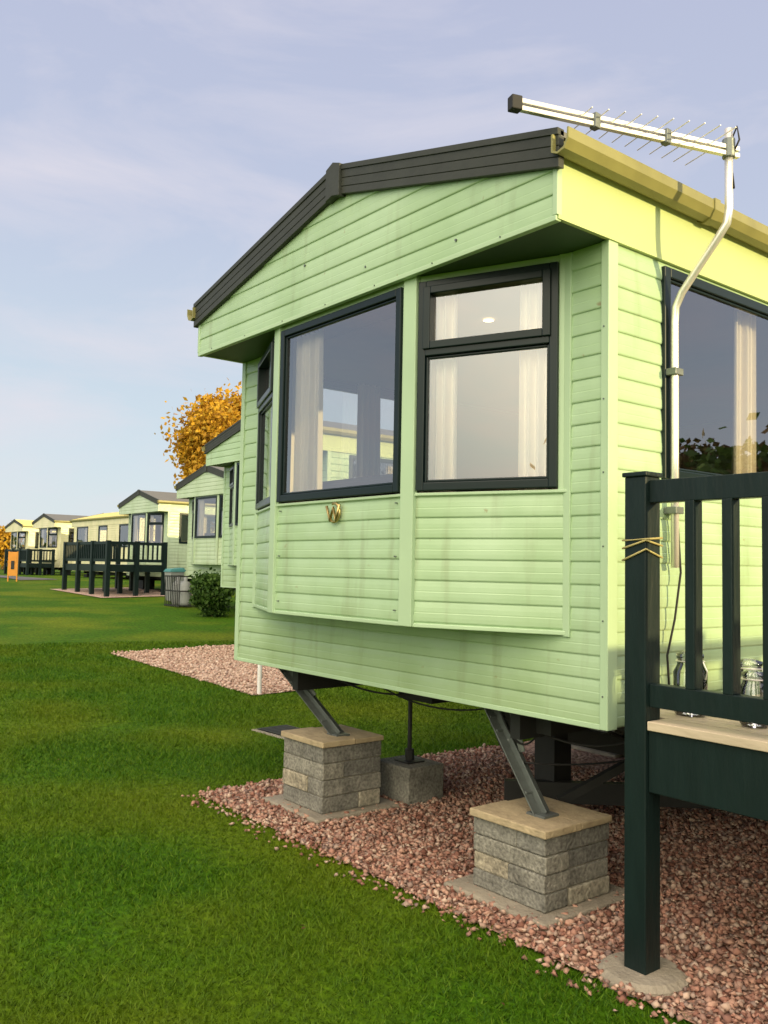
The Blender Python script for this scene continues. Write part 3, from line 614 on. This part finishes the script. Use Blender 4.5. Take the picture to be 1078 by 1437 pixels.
def grass(name,n,dmin,dmax):
    d=rng.uniform(dmin,dmax,n); a=rng.uniform(-.62,.62,n)
    fx,fy=-.7815,.6239; x=d*(fx*np.cos(a)+fy*np.sin(a)); y=d*(fy*np.cos(a)-fx*np.sin(a))
    edge=2.69+.03*np.sin(x*6.1)+.025*np.sin(x*17)+rng.normal(0,.022,n)
    bad=((x>-5.25+.02*np.sin(y*9))&(y>edge))|((x>-12.6)&(x<-8.5)&(y>5.0))|((np.abs(x+6.72)<.28)&(np.abs(y-4.32)<.18))
    x,y,d=x[~bad],y[~bad],d[~bad]; n=len(x)
    clump=.8+.25*np.sin(x*3.1+np.sin(y*2.3))*np.sin(y*3.7+np.sin(x*1.9))+rng.uniform(-.25,.3,n)
    h=.024*clump*(1+.04*d); wd=.0018*(1+.25*d); z=hgt(x,y)-.002
    ang=rng.uniform(0,6.28,n); lean=rng.normal(0,.7,(n,2))*h[:,None]
    px,py=np.cos(ang)*wd,np.sin(ang)*wd
    V=np.stack([np.stack([x-px,y-py,z],1),np.stack([x+px,y+py,z],1),np.stack([x+lean[:,0],y+lean[:,1],z+h],1)],1).reshape(-1,3)
    F=np.arange(3*n).reshape(-1,3); return npmesh(name,V,F,M_grass)
grass('grass',440000,1.7,15)
n=60; x=rng.uniform(-9,-1.2,n); y=rng.uniform(.3,3.6,n); z=hgt(x,y)+.028; s=rng.uniform(.007,.012,n); an=rng.uniform(0,6.28,n)
cx_,sx_=np.cos(an)*s,np.sin(an)*s
V=np.stack([np.stack([x-cx_,y-sx_,z],1),np.stack([x+sx_*.6,y-cx_*.6,z+.004],1),np.stack([x+cx_,y+sx_,z+.003],1),np.stack([x-sx_*.6,y+cx_*.6,z+.006],1)],1).reshape(-1,3)
npmesh('fallen_leaves',V,np.arange(4*n).reshape(-1,4),M_leafb)

# ---------------------------------------------------------------- trees
def leaves(name,cent,mat,parent,n,rad,size,shape=(1,1,1),nclump=40,spread=.17):
    c=rng.normal(0,1,(nclump,3)); c/=np.linalg.norm(c,axis=1)[:,None]; c*=rng.uniform(.35,1,(nclump,1))**.6*rad*np.array(shape)
    k=rng.integers(0,nclump,n); p=c[k]+rng.normal(0,1,(n,3))*rad*spread*rng.uniform(.5,1.3,(nclump,1))[k]; p+=np.array(cent)
    u=rng.normal(0,1,(n,3)); u/=np.linalg.norm(u,axis=1)[:,None]; v=np.cross(u,rng.normal(0,1,(n,3))); v/=np.linalg.norm(v,axis=1)[:,None]
    s=size*rng.uniform(.6,1.4,(n,1)); 
    V=np.stack([p-u*s,p+v*s*.6,p+u*s,p-v*s*.6],1).reshape(-1,3); F=np.arange(4*n).reshape(-1,4); return npmesh(name,V,F,mat,parent)
def tree(name,x,y,h,rad,mat,n=9000,size=.09,shape=(1,1,1.15),nclump=45,spread=.17):
    z=float(hgt(x,y)); r_=empty(name,(x,y,z)); t_=MB(); cz=h-rad*shape[2]
    t_.tube([(0,0,-.2),(.05,0,cz*.5),(0,.08,cz),(.1,0,cz+rad*.5)],[.05*rad+.1,.04*rad+.07,.09,.03],9)
    for i in range(9):
        a=i*2.4; e_=rad*.75; z0=cz*(.55+.05*i)
        t_.tube([(0,0,z0),(math.cos(a)*e_*.5,math.sin(a)*e_*.5,z0+rad*.35),(math.cos(a)*e_,math.sin(a)*e_,z0+rad*(.5+.1*(i%4)))],[.07,.045,.015],6)
    t_.obj('trunk',M_bark,r_); leaves('foliage',(0,0,cz),mat,r_,n,rad,size,shape,nclump,spread); return r_
tree('autumn_tree',-31.1,17.0,7.4,1.9,M_leafo,34000,.10,(1,1,1.3),95,.19)
tree('autumn_tree',-66,18,3.3,1.3,M_leafo,3000,.12)
tree('autumn_tree',3,-26,7,2.6,M_leafo,4000,.16)
sb_=empty('shrub',(-17.5,9.2,float(hgt(-17.5,9.2)))); leaves('foliage',(0,0,.55),M_leafg,sb_,6000,.48,.045,(1,.9,1.15),26)
a=MB()
for i in range(8): a.tube([(0,0,0),(.25*math.cos(i),.25*math.sin(i),.5)],[.02,.008],5)
a.obj('stems',M_bark,sb_)
tr=empty('distant_tree_row')
for i in range(22):
    x=-10+i*3.2; y=48-i*.8+rng.uniform(-2,2); leaves('crown',(x,y,3.8+rng.uniform(-.5,1.2)),M_leafg if i%3==0 else M_leafb,tr,4500,3.4,.28,(1.1,1,1.25),40,.2)
bl=empty('horizon_trees')
for i in range(46):
    a_=math.radians(90+i*3.2); R_=190; leaves('crown',(R_*math.cos(a_),R_*math.sin(a_),2.2),M_leafg,bl,500,6,.9,(1.4,1.4,.45),14)
print('done')
